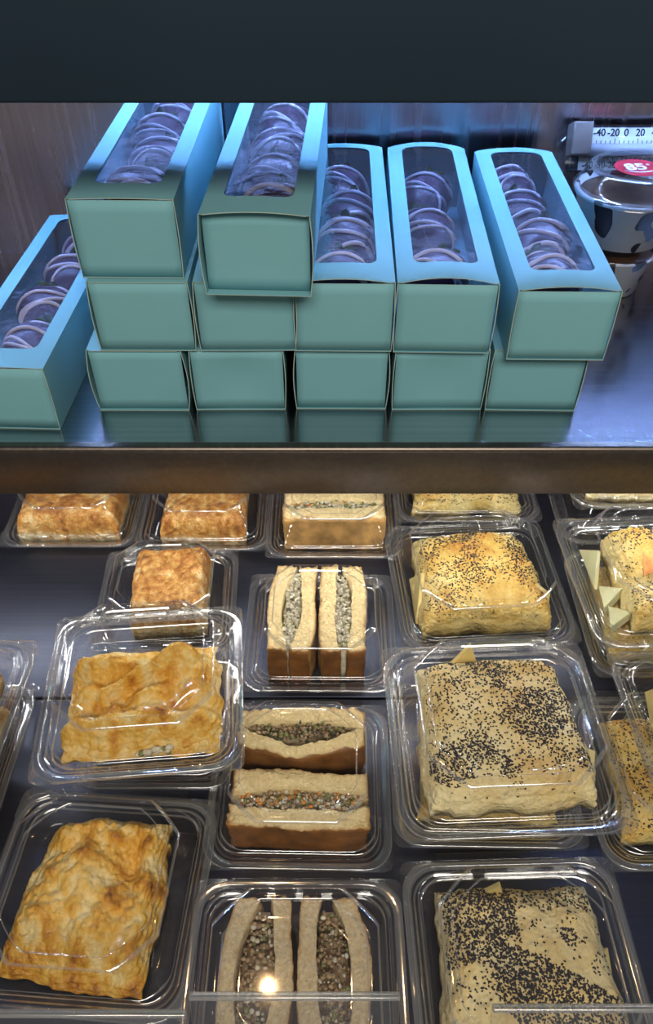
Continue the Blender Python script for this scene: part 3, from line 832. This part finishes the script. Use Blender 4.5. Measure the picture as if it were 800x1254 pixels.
t = thing('folded_turnover', 'knobbly golden folded turnover in the raised container left of centre', 'turnover', inside(F, 0.0, -0.006), F.rotation_euler.z, 'golden turnovers')
obj('crust', lump_mesh('crust', 0.0610, 0.0515, turn_F, M['turnover'], 128, outF, 0.002), t)
G = clamshell('front left container with the big flaky turnover', 0.16, -0.1690, 0.2220, 0, -4.0)
t = thing('flaky_turnover', 'big flaky turnover with browned front edge in the front left container', 'turnover', inside(G, -0.003, -0.001), G.rotation_euler.z - R(2), 'golden turnovers')
obj('crust', lump_mesh('crust', 0.0520, 0.0600, turn_G, M['turnover'], 128, outG, 0.002), t)
def filling_lumps(name, region, count, size, mats, weights, seed):
    rnd = random.Random(seed); m = MB()
    bm = bmesh.new(); bmesh.ops.create_icosphere(bm, subdivisions=1, radius=1)
    iv = [v.co.copy() for v in bm.verts]; fi = [tuple(v.index for v in f.verts) for f in bm.faces]; bm.free()
    for q in range(count):
        x, y, z = region(rnd); s = rnd.uniform(*size); k = rnd.choices(range(len(mats)), weights)[0]
        a = Vector((rnd.uniform(.6, 1.4), rnd.uniform(.6, 1.4), rnd.uniform(.5, 1.0)))
        m.add([(x + p.x * s * a.x * rnd.uniform(.8, 1.2), y + p.y * s * a.y * rnd.uniform(.8, 1.2), z + p.z * s * a.z) for p in iv], fi, k)
    return m.build(name, mats)
fl = obj('filling', filling_lumps('filling', lambda r: (r.uniform(-0.004, 0.024), -0.0475 + r.uniform(-0.003, 0.002), r.uniform(0.005, 0.009)), 36, (0.0016, 0.003), [M['fill_w'], M['fill_g']], (8, 1), 3),
         [o for o in bpy.data.objects if o.name.startswith('folded_turnover')][0])
fl['kind'] = 'stuff'

# cheese-crusted toasts
def toast_h(H, seed):
    def f(u, v):
        e = (edge(u, 12) * edge(v, 12)) ** 0.4
        n1 = nz3(u + seed, v, seed, 3.5); n2 = nz3(u, v + seed, 2, 8); n3 = nz3(u, v, seed, 18)
        z = H * (0.3 + 0.7 * e) + e * (0.0022 * n1 + 0.0018 * n2 + 0.0010 * n3)
        b = 0.47 + 0.25 * n1 + 0.30 * n2 - 0.30 * (z < H * 0.36)
        return max(0.004, z), clampf(b, 0.05, 0.9)
    return f
def toast(label, c, hx, hy, H, seed, lx=0, ly=0, yaw=0):
    t = thing('cheese_toast', label, 'toast', inside(c, lx, ly), c.rotation_euler.z + R(yaw), 'cheese-crusted toasts')
    obj('crust', lump_mesh('crust', hx, hy, toast_h(H, seed), M['toast'], 60, lambda u, v: (1 + 0.05 * nz3(v * 3, seed, 0, 1.5), 1 + 0.05 * nz3(u * 3, seed, 4, 1.5)), 0.0014), t)
H_ = clamshell('rear left container with a wide browned toast, under the shelf', 0.142, -0.2760, 0.655, 0, 0.0)
toast('wide browned cheese toast far back at the left edge', H_, 0.0535, 0.050, 0.043, 1.0, 0.0, -0.003)
I_ = clamshell('rear container with a narrow browned toast, second from the left', 0.142, -0.1330, 0.650, 0, 0.0)
toast('narrow browned cheese toast far back, second from the left', I_, 0.044, 0.050, 0.043, 3.0, 0.002, -0.003)
J = clamshell('container with a small square toast, behind the raised turnover', 0.136, -0.1570, 0.510, 0, 2.0)
toast('small square cheese toast behind the raised golden turnover', J, 0.036, 0.042, 0.045, 5.0, 0.004, 0.006, 1)
P2 = clamshell('lower container of the stack cut by the left edge', 0.15, -0.3330, 0.335, 0, -1.0)
toast('dark browned toast in the lower container at the left edge', P2, 0.05, 0.05, 0.034, 7.0, 0.002)
P = clamshell('raised container cut by the left edge of the photo', 0.16, -0.3260, 0.338, 1, -2.0)
toast('orange-brown toast mostly outside the left edge, in the raised container', P, 0.048, 0.045, 0.036, 8.0, 0.008, 0.0)

# ------------------------------------------------------------------ sandwiches
def slice_mesh(cx, th, ln, H, mats, seed, lean=0.0):
    """cx(v): centre line across, th(v): thickness; cut face up; mats crumb, outer crust; outer side '-x'"""
    def fn(u, v, q):
        vv = v - 0.5
        x = cx(v) + (u - 0.5) * th(v) + lean * q
        y = vv * ln; z = H * q * (1 - 0.03 * abs(vv))
        n = 0.0016 * nz3(x * 1.0 + seed, y, z, 230) + 0.0022 * nz3(x + seed, y, z, 60)
        if q > 0.9: z += n * 1.2
        x += n * (0.8 if 0 < u < 1 else 0.6); y += n * (0 if 0 < v < 1 else 1)
        return (x, y, max(0, z))
    return fn
def sandwich_half(label, c, lx, ly, yaw, ln, H, outer=0.021, gap=0.008, mats=('crumb_w', 'crust'), fill=('fill_w', 'fill_d', 'fill_g'), wts=(9, 1, 1), seed=0, bow=0.007, thick=0.0115, vee=0.0, outside=None, fillz=0.0):
    t = thing('sandwich_half', label, 'sandwich', inside(c, lx, ly), c.rotation_euler.z + R(yaw), 'sandwich halves with the cut side up')
    crm, crs = M[mats[0]], M[mats[1]]; outm = M[outside] if outside else crs
    for sgn in (-1, 1):
        def cx(v, s=sgn): return s * (outer - thick / 2 - (gap) * (2 * abs(v - 0.5)) ** 2 * 0.55 + (vee * (1 - 2.6 * abs(v - 0.5)) if s < 0 else -vee * 0.4) + 0.0012 * math.sin(v * 7 + seed + s))
        def th(v, s=sgn): return thick * (0.92 + 0.28 * (2 * abs(v - 0.5)) ** 2 + 0.10 * math.sin(5 * v + seed + 2 * s))
        osd = '-x' if sgn < 0 else '+x'
        def mf(side, osd=osd): return 2 if side == osd else (1 if side in ('-y', '+y', '-z') else 0)
        obj('bread_slice', boxgrid('bread_slice', 12, 44, 8, slice_mesh(cx, th, ln, H, None, seed + 3 * sgn), [crm, crs, outm], mf,
            lambda u, v, q, s=sgn: clampf(((1 - u) if s < 0 else u) ** 9 * 0.8 + (2 * abs(v - 0.5)) ** 26 * 0.8 + 0.25 * nz3(u * 3 + seed, v * 9, 1, 1.0) * (q > 0.9))), t)
    inner = max(0.003, outer - thick - 0.0005)
    def region(r):
        v = r.uniform(-0.43, 0.43); w_ = inner - gap * (2 * abs(v)) ** 2 * 0.6
        return (r.uniform(-1, 1) * max(0.001, w_), v * ln, H - 0.006 + fillz + r.uniform(-0.006, 0.0035))
    fo = obj('filling', filling_lumps('filling', region, 380, (0.0008, 0.0022), [M[f] for f in fill], wts, seed + 50), t); fo['kind'] = 'stuff'
    def bedfn(u, v, q):
        vv = v - 0.5; w_ = max(0.001, inner - gap * (2 * abs(vv)) ** 2 * 0.6)
        return ((u * 2 - 1) * w_, vv * ln * 0.92, (H - 0.011 + fillz) * q)
    obj('filling_bed', boxgrid('filling_bed', 4, 12, 3, bedfn, M[fill[0]]), t)
    return t
K = clamshell('rear container with a pale sandwich, under the middle of the shelf', 0.145, 0.0080, 0.6400, 0, 0.0)
sandwich_half('pale toasted sandwich half far back under the shelf, front of its pair', K, 0.0, -0.024, 90, 0.106, 0.048, 0.0245, 0.006, ('crumb_w', 'crust_l'), ('fill_w', 'fill_g', 'fill_o'), (6, 4, 1), 2, thick=0.017)
sandwich_half('pale toasted sandwich half far back under the shelf, behind its pair', K, 0.0, 0.0265, 90, 0.106, 0.048, 0.0245, 0.006, ('crumb_w', 'crust_l'), ('fill_w', 'fill_g', 'fill_o'), (6, 4, 1), 3, thick=0.017)
L2 = clamshell('container with two upright white-bread halves, centre of the photo', 0.142, -0.0060, 0.4720, 0, -0.5)
sandwich_half('left white-bread sandwich half with pale filling, centre of the photo', L2, -0.0255, 0.001, -3, 0.103, 0.049, 0.0225, 0.009, ('crumb_w', 'crust_d'), ('fill_w', 'fill_d', 'fill_g'), (14, 1, 1), 5, thick=0.0145, outside='crust_l')
sandwich_half('right white-bread sandwich half with pale filling, centre of the photo', L2, 0.0210, 0.001, 1, 0.102, 0.049, 0.0225, 0.009, ('crumb_w', 'crust_d'), ('fill_w', 'fill_d', 'fill_g'), (14, 1, 1), 8, thick=0.0145, outside='crust_l')
Mm = clamshell('container with a dark-crusted sandwich pair lying crosswise', 0.146, -0.0215, 0.3140, 0, -1.0)
sandwich_half('rear dark-crusted sandwich half with pointed front slice', Mm, 0.001, 0.0300, 90, 0.102, 0.049, 0.0215, 0.008, ('crumb_w', 'crust_d'), ('fill_b', 'fill_g', 'fill_d'), (5, 2, 3), 11, vee=0.007, thick=0.0130)
sandwich_half('front dark-crusted sandwich half with carrot and herb filling', Mm, 0.001, -0.0275, 90, 0.106, 0.039, 0.0245, 0.007, ('crumb_w', 'crust_d'), ('fill_w', 'fill_o', 'fill_b', 'fill_g'), (7, 2, 4, 2), 14, thick=0.0155)
Nn = clamshell('front middle container with two gaping brown-bread halves', 0.152, -0.0210, 0.1580, 0, 0.0)
sandwich_half('left gaping brown-bread sandwich half in the front middle container', Nn, -0.0255, 0.002, -4, 0.100, 0.045, 0.0245, 0.013, ('crumb_g', 'crust'), ('fill_b', 'fill_w', 'fill_g'), (8, 3, 1), 17, thick=0.0125, fillz=-0.006)
sandwich_half('right gaping brown-bread sandwich half in the front middle container', Nn, 0.0255, 0.002, 3, 0.100, 0.045, 0.0245, 0.013, ('crumb_g', 'crust'), ('fill_b', 'fill_w', 'fill_g'), (8, 2, 2), 21, thick=0.0125, fillz=-0.006)

# ------------------------------------------------------------------ cow-print pudding cups
def cup_things(x, y):
    z = SH + 0.0003
    t = thing('pudding_cup', 'lower cow-print pudding cup standing on the steel shelf', 'cup', (x, y, z), R(20), 'cow-print pudding cups')
    obj('cup_body', mesh('cup_body', *lathe([(0.0295, 0.0), (0.031, 0.0008), (0.0395, 0.036), (0.0415, 0.0375), (0.0415, 0.039), (0.0385, 0.039), (0.037, 0.034)], 48, True), M['cow']), t)
    obj('pudding', mesh('pudding', *lathe([(0.036, 0.030), (0.0372, 0.0355), (0.02, 0.037), (0.001, 0.0375)], 40, True, True), M['cream']), t)
    obj('cup_lid', mesh('cup_lid', *lathe([(0.0425, 0.037), (0.0428, 0.0398), (0.040, 0.0415), (0.0385, 0.046), (0.036, 0.0478), (0.0005, 0.048)], 48), M['clear']), t)
    z += 0.0484
    t = thing('pudding_cup', 'upper cow-print pudding cup with clear dome lid and red sticker', 'cup', (x + 0.002, y, z), 0, 'cow-print pudding cups')
    obj('cup_body', mesh('cup_body', *lathe([(0.036, 0.0), (0.0375, 0.0008), (0.0475, 0.040), (0.050, 0.0425), (0.050, 0.0445), (0.046, 0.0445), (0.044, 0.036)], 56, True), M['cow']), t)
    obj('pudding', mesh('pudding', *lathe([(0.042, 0.030), (0.0445, 0.040), (0.03, 0.0415), (0.001, 0.042)], 40, True, True), M['cream']), t)
    prof = [(0.0512, 0.0425), (0.0518, 0.0455), (0.0500, 0.0475), (0.0470, 0.0480), (0.0445, 0.056), (0.0415, 0.0625), (0.0395, 0.0638), (0.036, 0.0640), (0.0345, 0.0632), (0.0005, 0.0632)]
    V, Fc = lathe(prof, 72)
    n = 72; V2 = []
    for i, p in enumerate(V):
        k = i // n
        s = 1.0 + (0.010 if (k in (0, 1, 2) and i % 2) else 0)
        V2.append((p[0] * s, p[1] * s, p[2]))
    mi = []
    for q in range(len(prof) - 1): mi += [1 if q in (0, 1, 2, 5, 6, 7) else 0] * n
    lid = obj('cup_lid', mesh('cup_lid', V2, Fc, [M['clear'], M['clear_edge']], mi), t)
    st = obj('sticker', mesh('sticker', *lathe([(0.0205, 0.0), (0.0205, 0.0003)], 40, True, True), M['red'], smooth=False), t, (0.000, -0.004, 0.0634))
    obj('printed_number', text_mesh('85', 0.020, M['white']), st, (-0.002, 0.000, 0.0005), (0, 0, R(6)))
    m = MB(); m.add(*lathe([(0.0017, 0.0), (0.0017, 0.0003)], 14, True, True))
    obj('degree_mark', m.build('degree_mark', M['white'], False), st, (0.0105, 0.006, 0.0004))
    P = [(-0.014 + 0.026 * i / 10, -0.0085 - 0.0035 * math.sin(math.pi * i / 10), 0.0004) for i in range(11)]
    obj('swoosh', mesh('swoosh', *tube(P, 0.0007), M['white']), st)
cup_things(0.2760, 0.742)

# ------------------------------------------------------------------ wall thermometer
t = thing('wall_thermometer', 'long clear fridge thermometer with two printed scales on the back wall', 'thermometer', (0.2140, 0.783, SH + 0.112), 0, None, (R(-24), 0, 0))
TL = 0.30
def card(z0, z1, y): return box_mesh('scale_card', 0.023, TL, y, y + 0.001, z0, z1, M['scale'])
obj('scale_card', card(0.0058, 0.0190, 0.006), t)
obj('scale_card', card(-0.0165, -0.0058, 0.006), t)
obj('glass_column', mesh('glass_column', *(lambda VF: ([(z + 0.016 if False else z, x * 0.9 + 0.004, y + 0.0005) for x, y, z in VF[0]], VF[1]))(lathe([(0.0052, 0.022), (0.0052, TL)], 16, True, True)), M['grey_tube']), t)
# clear half-round cover with closed rounded left end
V = []; Fc = []; nn = 16
xs = [(0.0, 0.55), (0.001, 0.75), (0.004, 0.93), (0.009, 1.0), (TL, 1.0)]
for x, s in xs:
    for i in range(nn + 1):
        a = R(180 * i / nn); V.append((x, 0.009 - 0.018 * s * math.sin(a), 0.0015 + 0.0200 * s * math.cos(a)))
for k in range(len(xs) - 1):
    for i in range(nn):
        a = k * (nn + 1) + i; Fc.append((a, a + 1, a + nn + 2, a + nn + 1))
Fc.append(tuple(range(nn + 1)))
obj('clear_cover', mesh('clear_cover', V, Fc, M['clear']), t)
obj('mount_bracket', box_mesh('mount_bracket', 0.012, 0.030, -0.0105, 0.012, -0.0050, 0.0225, M['clip'], 0.0015), t)
obj('mount_bracket', box_mesh('mount_bracket', 0.013, 0.022, -0.002, 0.012, -0.0175, -0.0052, M['dark_plastic'], 0.0015), t)
m = MB()
for i in range(60):
    x = 0.034 + i * 0.0043
    m.box(x, x + 0.0005, 0.0055, 0.006, 0.0058, 0.0058 + (0.0042 if i % 5 == 0 else 0.0026))
    m.box(x, x + 0.0005, 0.0055, 0.006, -0.0084 if i % 5 == 0 else -0.0076, -0.0058)
tk = obj('scale_ticks', m.build('scale_ticks', M['black'], False), t); tk['kind'] = 'stuff'
for x, s in ((0.0405, '-40'), (0.0535, '-20'), (0.0655, '0'), (0.0785, '20'), (0.0935, '40'), (0.106, '60'), (0.120, '80')):
    obj('printed_number', text_mesh(s, 0.0086, M['black']), t, (x, 0.0052, 0.0146), (R(90), 0, 0))
for x, s in ((0.0325, '-40'), (0.0440, '-30'), (0.0545, '-20'), (0.0665, '-10'), (0.0785, '0'), (0.0905, '10'), (0.103, '20'), (0.116, '30')):
    obj('printed_number', text_mesh(s, 0.0080, M['black']), t, (x, 0.0052, -0.0124), (R(90), 0, 0))

# ------------------------------------------------------------------ clear price-card holders at the front
def holder(label, x0, x1, top):
    t = thing('price_card_holder', label, 'sign holder', (0, 0.0745, 0.0004), 0, 'clear price card holders')
    wd = x1 - x0; xc = (x0 + x1) / 2; t.location.x = xc
    ang = -math.atan(0.467); ln = top / math.cos(ang)
    obj('panel', box_mesh('panel', -wd / 2, wd / 2, -0.001, 0.001, 0.001, ln - 0.003, M['acrylic'], 0.0004), t, (0, 0, 0), (ang, 0, 0))
    obj('top_edge', box_mesh('top_edge', -wd / 2, wd / 2, -0.0035, 0.001, ln - 0.003, ln, M['acrylic_edge'], 0.0008), t, (0, 0, 0), (ang, 0, 0))
    obj('foot', box_mesh('foot', -wd / 2, wd / 2, -0.055, 0.0, 0.0, 0.002, M['acrylic'], 0.0004), t)
holder('clear price card holder in front of the flaky turnover', -0.245, -0.079, 0.1072)
holder('clear price card holder in front of the brown-bread sandwich', -0.0765, 0.041, 0.1193)
holder('clear price card holder in front of the dark seed drift pastry', 0.093, 0.235, 0.111)
